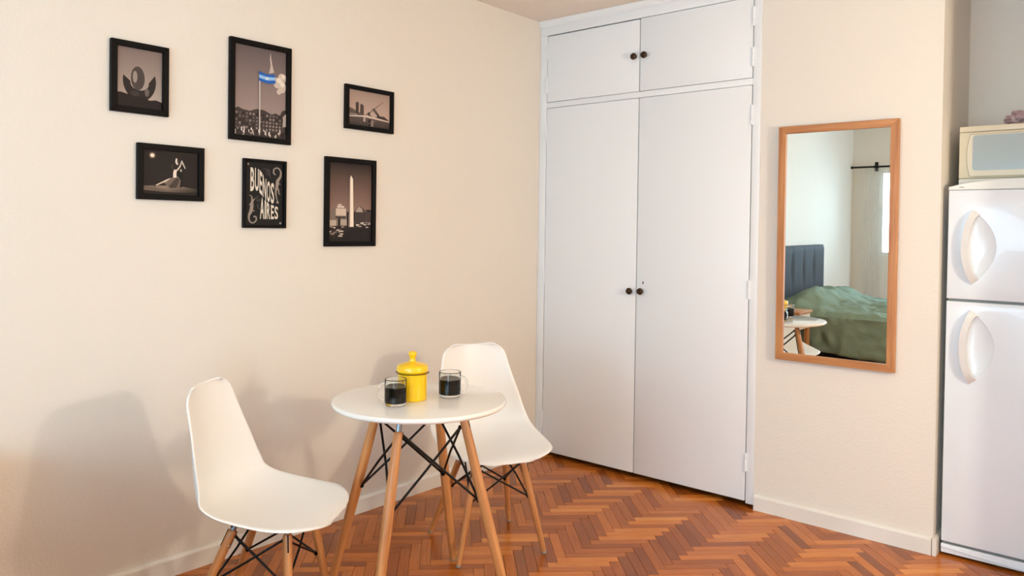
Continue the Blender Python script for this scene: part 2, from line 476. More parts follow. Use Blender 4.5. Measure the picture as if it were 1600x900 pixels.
rail([(a, -b), (a, b), (a - t, b - t), (a - t, -b + t)], 'beech_v')
mg = box('mirror_glass', (-a + t - .004, a - t + .004, -.012, -.008, -b + t - .004, b - t + .004), 'mirror', mir)
mir.rotation_euler = (R(.3), 0, R(.4))      # hangs a touch off plumb

# ------------------------------------------------------------------ framed prints on the left wall
class Print:
    def __init__(s): s.v = []; s.f = []; s.c = []; s.k = 0
    def poly(s, pts, col):
        s.k += 1; n = len(s.v); x = .00004 * s.k
        cols = col if isinstance(col[0], (tuple, list)) else [col] * len(pts)
        for p, c in zip(pts, cols): s.v.append((x, p[0], p[1])); s.c.append(lin(c))
        s.f.append(tuple(range(n, n + len(pts))))
    def rect(s, x0, x1, y0, y1, col): s.poly([(x0, y0), (x1, y0), (x1, y1), (x0, y1)], col)
    def grad(s, x0, x1, y0, y1, lo, hi): s.poly([(x0, y0), (x1, y0), (x1, y1), (x0, y1)], [lo, lo, hi, hi])
    def disc(s, cx, cy, rx, ry, col, n=18): s.poly([(cx + rx * math.cos(2 * PI * k / n), cy + ry * math.sin(2 * PI * k / n)) for k in range(n)], col)
    def tri_mesh(s, verts, faces, col):
        s.k += 1; n = len(s.v); x = .00004 * s.k
        for p in verts: s.v.append((x, p[0], p[1])); s.c.append(lin(col))
        for f in faces: s.f.append(tuple(n + i for i in f))
    def stroke(s, pts, wd, col, aspect=1.0, sub=6):
        P = [Vector((p[0] * aspect, p[1])) for p in pts]; q = []; ws = []
        wd = wd if isinstance(wd, (list, tuple)) else [wd] * len(P)
        if len(P) > 2:
            g = lambda i: P[i] if 0 <= i < len(P) else (2 * P[0] - P[1] if i < 0 else 2 * P[-1] - P[-2])
            for i in range(len(P) - 1):
                for k in range(sub):
                    u = k / sub; p0, p1, p2, p3 = g(i - 1), g(i), g(i + 1), g(i + 2)
                    q.append(.5 * (2 * p1 + (p2 - p0) * u + (2 * p0 - 5 * p1 + 4 * p2 - p3) * u * u + (3 * p1 - p0 - 3 * p2 + p3) * u ** 3)); ws.append(wd[i] * (1 - u) + wd[i + 1] * u)
            q.append(P[-1]); ws.append(wd[-1])
        else: q, ws = P, wd
        L, Rr = [], []
        for i, p in enumerate(q):
            d = (q[min(i + 1, len(q) - 1)] - q[max(i - 1, 0)]).normalized(); n = Vector((-d.y, d.x))
            L.append(p + n * ws[i] / 2); Rr.append(p - n * ws[i] / 2)
        V = [(p.x / aspect, p.y) for p in L + Rr]; n = len(q)
        s.tri_mesh(V, [(i, i + 1, n + i + 1, n + i) for i in range(n - 1)], col)
    def mesh(s, w_, h_):
        me = bpy.data.meshes.new('print'); me.from_pydata([(x, (u - .5) * w_, (v - .5) * h_) for x, u, v in s.v], [], s.f); me.update()
        ca = me.color_attributes.new('ink', 'FLOAT_COLOR', 'POINT')
        ca.data.foreach_set('color', np.asarray(s.c, dtype=np.float32).ravel())
        return me

_font_cache = {}
def glyph(ch):
    if ch not in _font_cache:
        cu = bpy.data.curves.new('glyph', 'FONT'); cu.body = ch; cu.fill_mode = 'FRONT'; cu.resolution_u = 3; cu.offset = .022
        o = bpy.data.objects.new('glyph', cu); C.objects.link(o)
        dg = bpy.context.evaluated_depsgraph_get(); me = o.evaluated_get(dg).to_mesh()
        v = [tuple(p.co[:2]) for p in me.vertices]; f = [tuple(p.vertices) for p in me.polygons]
        o.evaluated_get(dg).to_mesh_clear(); bpy.data.objects.remove(o); bpy.data.curves.remove(cu)
        x0, x1 = min(p[0] for p in v), max(p[0] for p in v); y0, y1 = min(p[1] for p in v), max(p[1] for p in v)
        _font_cache[ch] = ([((p[0] - x0) / (x1 - x0), (p[1] - y0) / (y1 - y0)) for p in v], f)
    return _font_cache[ch]

rnd = random.Random(3)
def art_sculpture():
    p = Print(); p.grad(0, 1, 0, 1, (176, 160, 148), (128, 110, 104))
    dk, md, lt = (44, 36, 34), (74, 64, 60), (150, 136, 126)
    # a plain dark rounded bowl on a hill
    p.disc(.46, .50, .15, .20, md, 28)
    p.poly([(.50 + .36 * math.cos(t), .46 + .34 * math.sin(t)) for t in np.linspace(PI * .93, PI * 2.12, 26)] + [(.50 + .20 * math.cos(t), .42 + .12 * math.sin(t)) for t in np.linspace(PI * 2.05, PI * .95, 14)], dk)
    p.disc(.40, .52, .05, .10, lt); p.disc(.66, .28, .05, .07, (104, 92, 86)); p.disc(.40, .24, .09, .05, (60, 51, 48))
    p.poly([(0, 0), (1, 0), (1, .14), (.86, .17), (.72, .15), (.58, .20), (.42, .19), (.22, .22), (.10, .24), (0, .23)], (36, 27, 26))
    return p
def art_flag():
    p = Print(); p.grad(0, 1, .2, 1, (158, 138, 132), (100, 88, 88))
    for cx, cy, r in [(.88, .66, .08), (.96, .70, .09), (.82, .62, .07), (.92, .58, .08), (.80, .67, .05), (.98, .60, .07), (.86, .54, .05)]:
        p.disc(min(cx, 1 - r * .9), cy, r * .9, r * .6, (206, 190, 176))
    for cx, cy, r in [(.86, .67, .05), (.93, .63, .05), (.95, .72, .045)]: p.disc(cx, cy, r, r * .6, (232, 220, 206))
    p.poly([(.66, .73), (.76, .75), (.72, .84), (.70, .90), (.69, .97), (.675, .90), (.69, .82)], (196, 180, 170))
    # building and square
    p.poly([(0, .05), (1, .05), (1, .34), (.93, .33), (.88, .27), (.80, .29), (.72, .27), (.56, .31), (.42, .31), (.30, .28), (.16, .29), (.08, .31), (0, .28)], (66, 56, 54))
    for r_ in range(5):
        for c_ in range(15):
            x = .03 + c_ * .064; y = .085 + r_ * .038
            p.rect(x, x + .034, y, y + .022, rnd.choice([(40, 34, 34), (96, 84, 80), (118, 104, 98), (150, 136, 126)]))
    p.poly([(.93, .14), (1, .15), (1, .30), (.94, .26)], (176, 162, 152))
    p.rect(0, 1, 0, .06, (58, 48, 46))
    for k in range(46):
        x = rnd.uniform(.01, .97); y = rnd.uniform(.005, .07); p.rect(x, x + rnd.uniform(.008, .022), y, y + rnd.uniform(.015, .05), rnd.choice([(222, 208, 196), (180, 164, 152), (30, 26, 26), (236, 226, 216)]))
    p.stroke([(.475, .05), (.47, .70)], .014, (206, 196, 188), .66)
    p.poly([(.455, .735), (.60, .715), (.76, .725), (.78, .625), (.62, .61), (.455, .63)], (38, 96, 178))
    p.poly([(.455, .70), (.60, .685), (.765, .693), (.772, .662), (.62, .645), (.455, .662)], (150, 190, 232))
    p.disc(.61, .667, .03, .012, (232, 232, 226))
    return p
def art_dance():
    p = Print(); p.rect(0, 1, 0, 1, (36, 29, 27))
    p.poly([(0, .09), (.5, .05), (1, .08), (1, .15), (.6, .21), (.3, .20), (0, .18)], [(120, 102, 88), (96, 80, 70), (52, 44, 40), (60, 50, 44), (160, 140, 122), (150, 130, 112), (110, 94, 82)])
    p.rect(0, 1, 0, .06, (40, 33, 30))
    for r_, c in ((.085, (70, 56, 48)), (.060, (140, 116, 98)), (.042, (252, 232, 206))): p.disc(.17, .87, r_ * .8, r_, c)
    sk, dkc = (214, 194, 174), (20, 17, 17)
    p.poly([(.58, .18), (.70, .18), (.71, .42), (.68, .58), (.62, .55), (.60, .36)], dkc)
    p.stroke([(.22, .19), (.34, .27), (.46, .34), (.54, .36)], [.02, .03, .05, .07], sk, 1.25)
    p.poly([(.38, .26), (.54, .42), (.62, .44), (.68, .34), (.66, .17), (.48, .15)], (112, 96, 86))
    p.poly([(.46, .19), (.60, .40), (.66, .36), (.60, .17), (.50, .15)], (72, 60, 55))
    p.stroke([(.57, .40), (.57, .50), (.58, .58)], [.07, .075, .06], (232, 216, 198), 1.25)
    p.stroke([(.60, .56), (.66, .66), (.70, .80)], [.035, .03, .02], sk, 1.25)
    p.stroke([(.69, .80), (.72, .72), (.76, .62)], [.02, .03, .02], (200, 186, 172), 1.25)
    p.stroke([(.60, .84), (.595, .76), (.62, .70)], [.03, .045, .035], (226, 212, 198), 1.25)
    p.disc(.635, .77, .024, .035, (60, 50, 45)); p.disc(.68, .57, .018, .03, (176, 160, 146))
    p.stroke([(.20, .17), (.24, .20)], .02, (30, 25, 24), 1.25); p.stroke([(.54, .70), (.51, .64), (.56, .58)], [.02, .035, .02], (66, 56, 52), 1.25)
    return p
def art_poster():
    p = Print(); p.rect(0, 1, 0, 1, (24, 22, 22))
    N = lambda x, y: ((x - 1052.) / 352., 1 - (y - 238.) / 580.)
    ink = (222, 210, 194); soft = (150, 138, 128); dim = (76, 70, 66)
    def word(txt, spans, top, bot):
        tx, ty = zip(*top); bx, by = zip(*bot)
        for ch, (x0, x1) in zip(txt, spans):
            v, f = glyph(ch); out = []
            for a_, b_ in v:
                x = x0 + (x1 - x0) * a_; yt = np.interp(x, tx, ty); yb = np.interp(x, bx, by); out.append(N(x, yb + (yt - yb) * b_))
            p.tri_mesh(out, f, ink)
    word('BUENOS', [(1098, 1133), (1139, 1174), (1181, 1206), (1211, 1244), (1250, 1282), (1287, 1319)],
         [(1098, 291), (1150, 294), (1180, 306), (1206, 338), (1250, 400), (1319, 428)], [(1098, 508), (1150, 500), (1180, 514), (1206, 545), (1250, 597), (1319, 618)])
    word('AIRES', [(1188, 1226), (1231, 1243), (1250, 1283), (1290, 1318), (1324, 1358)],
         [(1188, 548), (1226, 578), (1260, 608), (1300, 630), (1358, 642)], [(1188, 758), (1358, 758)])
    A = 352 / 580.
    S_ = lambda pts, wd, c: p.stroke([N(*q) for q in pts], [x / 580. for x in wd], c, A)
    S_([(1332, 345), (1312, 328), (1318, 292), (1352, 280), (1380, 312), (1376, 360), (1352, 400), (1345, 450), (1334, 510), (1345, 570), (1352, 598)], [10, 14, 12, 12, 14, 20, 30, 28, 16, 9, 8], soft)
    S_([(1346, 455), (1362, 490), (1364, 520), (1378, 524)], [14, 12, 8, 5], soft); S_([(1355, 420), (1378, 432)], [12, 5], soft); p.disc(*N(1352, 600), .034, .021, soft)
    S_([(1088, 546), (1108, 552), (1114, 590), (1112, 640), (1104, 690), (1086, 735), (1094, 780), (1124, 796), (1152, 772), (1150, 740), (1128, 738)], [5, 8, 16, 32, 30, 18, 14, 12, 12, 12, 14], soft)
    S_([(1108, 610), (1088, 636)], [14, 5], soft); S_([(1118, 600), (1142, 570)], [16, 5], soft); S_([(1116, 680), (1138, 690)], [14, 5], soft)
    S_([(1206, 300), (1240, 298), (1268, 330), (1284, 382)], [4, 5, 6, 5], dim); S_([(1262, 355), (1246, 330), (1256, 300), (1276, 312), (1272, 345), (1256, 352)], [5, 6, 6, 6, 6, 5], dim)
    S_([(1176, 545), (1158, 560), (1162, 595), (1182, 590), (1176, 566)], [6, 8, 8, 8, 6], dim); S_([(1180, 620), (1164, 632), (1170, 655), (1186, 668)], [7, 8, 8, 6], dim)
    p.disc(*N(1077, 262), .022, .020, soft, 8); p.disc(*N(1380, 795), .03, .020, soft, 8)
    return p
def art_bridge():
    p = Print(); p.grad(0, 1, .25, 1, (190, 164, 150), (160, 138, 126))
    dk = (66, 54, 50)
    p.poly([(0, .25), (.5, .25), (.40, .33), (.20, .40), (.12, .46), (0, .50)], (92, 78, 72))
    p.poly([(.18, .36), (.18, .64), (.21, .67), (.25, .65), (.25, .34)], dk); p.poly([(.28, .34), (.285, .60), (.32, .64), (.37, .58), (.37, .33)], (78, 64, 58))
    p.poly([(.44, .27), (.50, .36), (.62, .30), (.74, .35), (.86, .36), (.96, .28), (.98, .25), (.44, .25)], dk)
    p.poly([(.38, .32), (.43, .36), (.85, .80), (.84, .77), (.60, .50), (.47, .31)], (118, 98, 90))
    p.poly([(.56, .53), (.63, .56), (.78, .31), (.73, .29)], (52, 42, 39)); p.poly([(.46, .40), (.50, .43), (.53, .29), (.49, .28)], (56, 46, 43))
    for k in range(5): p.stroke([(.52 + k * .03, .49 + k * .018), (.55 + k * .035, .30)], .006, (210, 190, 178), 1.4)
    p.grad(0, 1, 0, .26, (60, 50, 47), (92, 78, 74))
    p.poly([(0, .23), (.36, .27), (1, .21), (1, .24), (.44, .33), (.34, .31), (0, .26)], (208, 188, 174))
    p.rect(.36, .41, .14, .26, (176, 156, 144)); p.rect(.48, .54, .02, .22, (34, 28, 27)); p.rect(.54, .60, .03, .20, (140, 122, 112))
    for k in range(10):
        x = rnd.uniform(0, .9); p.rect(x, x + rnd.uniform(.03, .12), .05 + .016 * k, .058 + .016 * k, rnd.choice([(112, 96, 90), (50, 42, 40), (128, 112, 100)]))
    for k in range(9): p.disc(.02 + .022 * k, .30 + .02 * rnd.random(), .012, .02, (150, 134, 124))
    return p
def art_obelisk():
    p = Print(); p.grad(0, 1, .38, 1, (142, 112, 100), (40, 32, 30)); p.rect(0, 1, 0, .38, (40, 33, 31))
    p.poly([(0, .20), (.42, .20), (.42, .38), (.40, .44), (.30, .47), (.15, .46), (.13, .41), (0, .40)], (128, 112, 102))
    p.rect(.17, .40, .33, .42, (206, 186, 168)); p.rect(.16, .40, .295, .318, (70, 60, 56)); p.rect(.20, .36, .43, .45, (222, 204, 188)); p.rect(.22, .30, .455, .475, (210, 190, 176))
    p.rect(.22, .27, .20, .30, (36, 30, 30)); p.rect(.03, .18, .20, .27, (190, 172, 156)); p.rect(.28, .42, .21, .28, (176, 158, 144))
    p.poly([(.60, .22), (.86, .22), (.86, .38), (.82, .42), (.72, .46), (.64, .42), (.60, .38)], (66, 56, 53)); p.poly([(.64, .41), (.71, .455), (.78, .42), (.80, .38), (.63, .38)], (168, 150, 138))
    p.rect(.86, 1, .22, .41, (74, 62, 58)); p.rect(.88, .98, .39, .415, (44, 36, 34))
    for k in range(16): x = rnd.uniform(.58, .95); y = rnd.uniform(.17, .25); p.rect(x, x + rnd.uniform(.02, .08), y, y + .012, rnd.choice([(196, 180, 166), (110, 96, 88), (220, 206, 194)]))
    for k in range(22): x = rnd.uniform(0, .34); y = rnd.uniform(.05, .19); p.rect(x, x + rnd.uniform(.03, .10), y, y + .014, rnd.choice([(150, 126, 112), (90, 76, 70), (226, 206, 190), (60, 50, 47)]))
    p.poly([(.30, 0), (1, 0), (1, .18), (.56, .16), (.34, .10)], (33, 28, 28)); p.poly([(0, 0), (.34, 0), (.30, .04), (0, .03)], (30, 25, 25))
    p.poly([(.455, .19), (.52, .19), (.50, .80), (.487, .84), (.470, .80)], (150, 132, 120)); p.poly([(.49, .19), (.575, .19), (.548, .80), (.50, .845), (.488, .80)], (240, 224, 204))
    return p
PICS = [  # name suffix, y0, y1, z0, z1, bar width, art, label
    (-2.470, -2.2612, 1.7554, 2.0143, .022, art_sculpture, 'small black framed print of a dark rounded sculpture, upper left of the wall group'),
    (-2.0125, -1.7293, 1.6984, 2.1106, .022, art_flag, 'tall black framed print with a blue and white flag on a pole'),
    (-2.3749, -2.1183, 1.4423, 1.6504, .022, art_dance, 'black framed print of a dancing couple under a spotlight'),
    (-1.9480, -1.7490, 1.3411, 1.6265, .012, art_poster, 'black framed lettering poster reading Buenos Aires'),
    (-1.4424, -1.1551, 1.8044, 2.0075, .020, art_bridge, 'small black framed print of a slanted white bridge over water'),
    (-1.5471, -1.2594, 1.2614, 1.6672, .022, art_obelisk, 'tall black framed print of a pale obelisk at dusk'),
]
for y0, y1, z0, z1, t, art, lab in PICS:
    w_, h_ = y1 - y0, z1 - z0; D = .018
    root = empty('picture', (.0005, (y0 + y1) / 2, (z0 + z1) / 2), label=lab, cat='picture', group='framed prints on the left wall')
    a, b = w_ / 2, h_ / 2
    bm = bmesh.new()
    for pts in ([(-a, b), (a, b), (a - t, b - t), (-a + t, b - t)], [(-a, -b), (a, -b), (a - t, -b + t), (-a + t, -b + t)],
                [(-a, -b), (-a, b), (-a + t, b - t), (-a + t, -b + t)], [(a, -b), (a, b), (a - t, b - t), (a - t, -b + t)]):
        add_prism(bm, [Vector((0, y, z)) for y, z in pts], (D, 0, 0))
    bmesh.ops.bevel(bm, geom=list(bm.edges), offset=.001, segments=1, affect='EDGES')
    link('frame', bm_mesh('frame', bm), 'frame', root)
    box('backing', (.001, .006, -a + t * .6, a - t * .6, -b + t * .6, b - t * .6), 'frame', root)
    pr = link('print', art().mesh(w_ - 2 * t + .002, h_ - 2 * t + .002), 'print', root); pr.location = (.0065, 0, 0)

# ------------------------------------------------------------------ shell chairs
PROF = [(.2227, .421), (.2014, .4302), (.1552, .4344), (.084, .4297), (-.0101, .4243), (-.0943, .4229), (-.1634, .4375), (-.2031, .4745), (-.2198, .5355), (-.2285, .6146), (-.2358, .6921), (-.2432, .7647), (-.2505, .8273)]
WID = [.1834, .1988, .2162, .2315, .2338, .2301, .2244, .2177, .2061, .1895, .168, .152, .143]
LIF = [.0047, .0087, .0146, .0246, .0444, .0642, .082, .091, .0859, .0729, .0569, .0429, .033]
def cr(P, t):
    P = np.asarray(P, float); n = len(P) - 1
    if P.ndim == 1: P = P[:, None]
    i = np.clip((t * n).astype(int), 0, n - 1); u = (t * n - i)[:, None]
    g = lambda k: np.where((k < 0)[:, None], 2 * P[0] - P[1], np.where((k > n)[:, None], 2 * P[n] - P[n - 1], P[np.clip(k, 0, n)]))
    p0, p1, p2, p3 = g(i - 1), g(i), g(i + 1), g(i + 2)
    return .5 * (2 * p1 + (p2 - p0) * u + (2 * p0 - 5 * p1 + 4 * p2 - p3) * u * u + (3 * p1 - p0 - 3 * p2 + p3) * u ** 3)
def shell_mesh(nv=64, nu=32, rf=.0976, rt=.055, th=.007):
    t = np.linspace(0, 1, 600); c = cr(PROF, t); L = np.r_[0, np.cumsum(np.hypot(*np.diff(c, axis=0).T))]; tot = L[-1]
    a = np.linspace(0, 1, nv); s = tot * (.2 * a + .8 * (1 - np.cos(np.pi * a)) / 2)
    tt = np.interp(s, L, t); c = cr(PROF, tt)
    d = cr(PROF, np.clip(tt + 1e-3, 0, 1)) - cr(PROF, np.clip(tt - 1e-3, 0, 1)); d /= np.linalg.norm(d, axis=1)[:, None]
    n = np.c_[d[:, 1], -d[:, 0]]
    K = np.exp(-((s[:, None] - s[None, :]) / .055) ** 2 / 2) * np.gradient(s)[None, :]; n = K @ n; n /= np.linalg.norm(n, axis=1)[:, None]
    w_ = cr(WID, tt)[:, 0]; sl = cr(LIF, tt)[:, 0]
    def rn(s, r): q = np.clip(s, 0, r); return -r + np.sqrt(np.maximum(r * r - (r - q) ** 2, 0))
    w_ = w_ + rn(s, rf) + rn(tot - s, rt)
    u = np.sin(np.linspace(-1, 1, nu + 1) * np.pi / 2 * .92) / np.sin(np.pi / 2 * .92)
    k = np.abs(u)[None, :] ** 2.2 * sl[:, None]
    k = k - .004 * np.clip((np.abs(u)[None, :] - .93) / .07, 0, 1) ** 2
    P = np.stack([c[:, :1] + n[:, :1] * k, w_[:, None] * u[None, :], c[:, 1:] + n[:, 1:] * k], -1)
    dv = np.gradient(P, axis=0); du = np.gradient(P, axis=1); N = np.cross(dv, du); N /= np.linalg.norm(N, axis=2)[..., None] + 1e-12
    if N[nv // 4, nu // 2, 2] < 0: N = -N
    top = P; bot = P - N * th
    idx = lambda layer, i, j: layer * nv * (nu + 1) + i * (nu + 1) + j
    V = [tuple(p) for p in top.reshape(-1, 3)] + [tuple(p) for p in bot.reshape(-1, 3)]; Fc = []
    for i in range(nv - 1):
        for j in range(nu):
            Fc.append((idx(0, i, j), idx(0, i + 1, j), idx(0, i + 1, j + 1), idx(0, i, j + 1)))
            Fc.append((idx(1, i, j), idx(1, i, j + 1), idx(1, i + 1, j + 1), idx(1, i + 1, j)))
    loop = [(0, j) for j in range(nu)] + [(i, nu) for i in range(nv - 1)] + [(nv - 1, j) for j in range(nu, 0, -1)] + [(i, 0) for i in range(nv - 1, 0, -1)]
    cen = P[:, nu // 2].mean(0)
    mid = []
    for i, j in loop:                        # rounded outer lip
        ii, jj = min(max(i, 1), nv - 2), min(max(j, 1), nu - 1)
        o = P[i, j] - P[ii, jj]; o = o / (np.linalg.norm(o) + 1e-12)
        mid.append(len(V)); V.append(tuple((top[i, j] + bot[i, j]) / 2 + o * th * .5))
    n_ = len(loop)
    for k_ in range(n_):
        a_, b_ = loop[k_], loop[(k_ + 1) % n_]; m0, m1 = mid[k_], mid[(k_ + 1) % n_]
        Fc.append((idx(0, *a_), idx(0, *b_), m1, m0)); Fc.append((m0, m1, idx(1, *b_), idx(1, *a_)))
    bm = bmesh.new(); bv = [bm.verts.new(v) for v in V]
    for f in Fc:
        try: bm.faces.new([bv[i] for i in f])
        except ValueError: pass
    bmesh.ops.remove_doubles(bm, verts=bm.verts, dist=1e-5)
    return bm_mesh('seat_shell', bm, True, 80)

def leg_parts(root, p0, p1, r_top, r_mid, r_bot, stub, screws=(), slot=True):
    """one turned leg from foot p0 to head p1, with glide, steel bracket and screws as sub-parts"""
    p0, p1 = Vector(p0), Vector(p1); ax = (p1 - p0); L = ax.length; q = ax.to_track_quat('Z', 'Y')
    prof = [(0, .010), (r_bot, .010), (r_bot, .012)]
    for k in range(1, 9):
        u = k / 9.; r = r_bot + (r_mid - r_bot) * math.sin(min(1, u / .55) * PI / 2) if u < .55 else r_mid + (r_top - r_mid) * ((u - .55) / .45) ** 1.5
        prof.append((r, .012 + u * (L - .020)))
    prof += [(r_top, L - .008), (r_top * .92, L - .003), (r_top * .7, L), (0, L)]
    lg = lathe('leg', prof, 'beech', root, 18); lg.location = p0; lg.rotation_mode = 'QUATERNION'; lg.rotation_quaternion = q
    lathe('glide', [(0, .0), (r_bot * .9, .0), (r_bot * 1.04, .003), (r_bot * 1.04, .0105), (0, .0105)], 'glide', lg, 16)
    if stub: lathe('bracket', [(0, L - .004), (r_top * .62, L - .004), (r_top * .62, L + stub), (0, L + stub)], 'steel', lg, 16)
    if slot:
        bm = bmesh.new(); add_box(bm, -.0022, .0022, -r_top - .0012, r_top + .0012, L - .055, L - .002)
        link('bracket_plate', bm_mesh('bracket_plate', bm), 'rod', lg)
    for zz, an in screws:
        rr = r_top * .97 if zz > L * .7 else r_mid
        bm = bmesh.new(); add_tube(bm, [(0, 0, 0), (0, 0, .0025)], [.0048, .0040], 12)
        s = link('screw', bm_mesh('screw', bm, True), 'screw', lg); s.location = (math.cos(an) * (rr - .0006), math.sin(an) * (rr - .0006), zz)
        s.rotation_euler = (0, R(90), an)
    return lg

def brace(root, legs, z_lo, z_hi, rad, off):
    """crossed black rods between neighbouring legs, with ball ends"""
    at = lambda l, z: Vector(l[0]) + (Vector(l[1]) - Vector(l[0])) * (z - l[0][2]) / (l[1][2] - l[0][2])
    cen = sum((Vector(l[0]) for l in legs), Vector()) / len(legs)
    for i in range(4):
        for a, b in ((legs[i], legs[(i + 1) % 4]), (legs[(i + 1) % 4], legs[i])):
            p, q = at(a, z_hi), at(b, z_lo)
            inn = lambda v: Vector((cen.x - v.x, cen.y - v.y, 0)).normalized()
            p2 = p + inn(p) * off + (q - p).normalized() * .004; q2 = q + inn(q) * off * .9
            mid = (p2 + q2) / 2 + inn((p2 + q2) / 2) * (rad * 1.1 if a is legs[i] else -rad * 1.1)
            bm = bmesh.new(); add_tube(bm, [p2, mid, q2], rad, 8); add_ball(bm, q2, rad * 2.1); add_ball(bm, p2, rad * 1.7)
            link('brace_rod', bm_mesh('brace_rod', bm, True, 60), 'rod', root)

SHELL = None
def make_chair(label):
    root = empty('shell_chair', (0, 0, 0), label=label, cat='chair', group='white shell chairs at the round table')
    link('seat_shell', shell_mesh(), 'plastic', root)
    dx = 0.0
    feet = [(.142, .190), (-.240, .190), (-.240, -.190), (.142, -.190)]; heads = [(.095, .104), (-.085, .098), (-.085, -.098), (.095, -.104)]
    legs = []
    for (fx, fy), (hx, hy) in zip(feet, heads):
        p0, p1 = (fx + dx, fy, 0), (hx + dx, hy, .392); legs.append((p0, p1))
        an = math.atan2(fy, fx)
        leg_parts(root, p0, p1, .0145, .0135, .0105, .016, screws=((.385, an),))
    brace(root, legs, .235, .372, .0038, .016)
    bm = bmesh.new()
    hp = [(h[0] + dx, h[1], .402) for h in heads]
    add_tube(bm, [hp[0], (dx, 0, .398), hp[2]], .0045, 8); add_tube(bm, [hp[1], (dx, 0, .403), hp[3]], .0045, 8)
    for h in hp: add_tube(bm, [(h[0], h[1], .398), (h[0], h[1], .425)], .007, 10)
    link('mount_frame', bm_mesh('mount_frame', bm, True, 60), 'rod', root)
    return root
def copy_tree(o, parent=None):
    c = o.copy(); C.objects.link(c)
    if parent is not None: c.parent = parent
    for ch in list(o.children): copy_tree(ch, c)
    return c
chair_a = make_chair('white plastic shell chair on wooden legs behind the table, near the closet')
chair_b = copy_tree(chair_a); chair_b['label'] = 'white plastic shell chair left of the table, nearer the camera'
chair_a.location = (.724, -1.2049, 0); chair_a.rotation_euler = (0, 0, R(-26.4))
chair_b.location = (.6892, -2.2305, 0); chair_b.rotation_euler = (0, 0, R(34.5))

# ------------------------------------------------------------------ round table
TC, TH, TR_, RF, RT = Vector((.8420, -1.725, 0)), .7336, .314, .3552, .1545
table = empty('round_table', TC, label='small round white table on four splayed wooden legs with crossed black rods', cat='table')
T0 = TH - .020
prof = [(0, T0), (TR_ - .016, T0), (TR_ - .006, T0 + .0015), (TR_ - .0015, T0 + .006), (TR_, T0 + .011), (TR_ - .001, T0 + .0155), (TR_ - .004, T0 + .019), (TR_ - .009, TH), (0, TH)]
lathe('tabletop', prof, 'laminate', table, 96, sharp=60)
legs = []
rad_at = lambda z: RF + (RT - RF) * z / TH
for k, zt in ((0, .690), (1, .690), (2, .655), (3, .690)):
    a = 1.9786 + k * PI / 2; d = Vector((math.cos(a), math.sin(a), 0))
    p0 = d * rad_at(0); p1 = d * rad_at(zt) + Vector((0, 0, zt)); legs.append((tuple(p0), tuple(p1)))
    face = a
    leg_parts(table, p0, p1, .0155, .0185, .0145, T0 - zt + .002, slot=(k != 2), screws=((zt * .985, 0.0 if k != 2 else -.9 - 0), (zt * .62, -.9)) if k == 2 else ((zt * .96, face + 1.2),))
brace(table, legs, .39, .645, .0045, .019)
boxes('mount_plate', [(-.16, .16, -.02, .02, T0 - .004, T0 - .0005), (-.02, .02, -.16, .16, T0 - .004, T0 - .0005)], 'rod', table).rotation_euler = (0, 0, 1.9786)

# ------------------------------------------------------------------ jar and mugs
jar = empty('jar', (.836, -1.757, TH), label='yellow lidded canister with a tall knob on the white table', cat='canister')
lathe('body', [(0, .0005), (.049, .0005), (.0515, .003), (.052, .006), (.052, .088), (.0535, .090), (.0535, .094), (.050, .098), (.048, .101), (0, .101)], 'yellow', jar, 48)
lid = lathe('lid', [(0, .1015), (.0545, .1015), (.0565, .104), (.0565, .117), (.0545, .1225), (.049, .1265), (.034, .131), (.018, .135), (.0118, .139), (.010, .148), (.0105, .152), (.0125, .155), (.0140, .158), (.0145, .165), (.0138, .171), (.010, .1735), (0, .174)], 'yellow', jar, 48)
bm = bmesh.new()
ring = [(.0555 * math.cos(t), .0555 * math.sin(t), .0975) for t in np.linspace(0, 2 * PI, 49)]
add_tube(bm, ring, .0016, 8)
for sg in (-1, 1):
    v = Vector((math.cos(yw), math.sin(yw), 0)) * sg; add_ball(bm, v * .0575 + Vector((0, 0, .0985)), .0032)
link('wire_clasp', bm_mesh('wire_clasp', bm, True, 60), 'wire', jar)

def mug(label, loc, ang, rad, h):
    root = empty('glass_mug', loc, ang, label=label, cat='mug', group='glass mugs of coffee on the table')
    wl = .0026
    prof = [(0, .0008), (rad * .80, .0008), (rad * .90, .002), (rad * .955, .007), (rad * .99, .013), (rad, .020), (rad, h - .003), (rad - wl * .2, h - .0008), (rad - wl * .5, h), (rad - wl * .85, h - .001),
            (rad - wl, h - .004), (rad - wl, .022), (rad * .93, .014), (rad * .86, .0105), (0, .0105)]
    g = lathe('glass_body', prof, 'glass', root, 48, sharp=60)
    ri = rad - wl + .0006
    lvl = h * .70
    cf = lathe('coffee', [(0, .0100), (rad * .86, .0100), (rad * .93 + .0006, .0135), (ri, .022), (ri, lvl), (0, lvl)], 'coffee', root, 48)
    cf['label'] = 'black coffee'
    pts = []
    for t in np.linspace(-PI / 2, PI / 2, 15):
        pts.append((rad - .001 + .026 * math.cos(t) ** .75 if math.cos(t) > 1e-4 else rad - .001, 0, h * .50 + h * .315 * math.sin(t)))
    bm = bmesh.new(); add_tube(bm, pts, .0042, 10)
    link('handle', bm_mesh('handle', bm, True, 60), 'glass', root)
    return root
mug('glass mug of black coffee in front of the yellow canister', (.862, -1.858, TH), R(222), .0385, .092)
mug('glass mug of black coffee to the right of the yellow canister', (.897, -1.628, TH), R(28), .0405, .092)

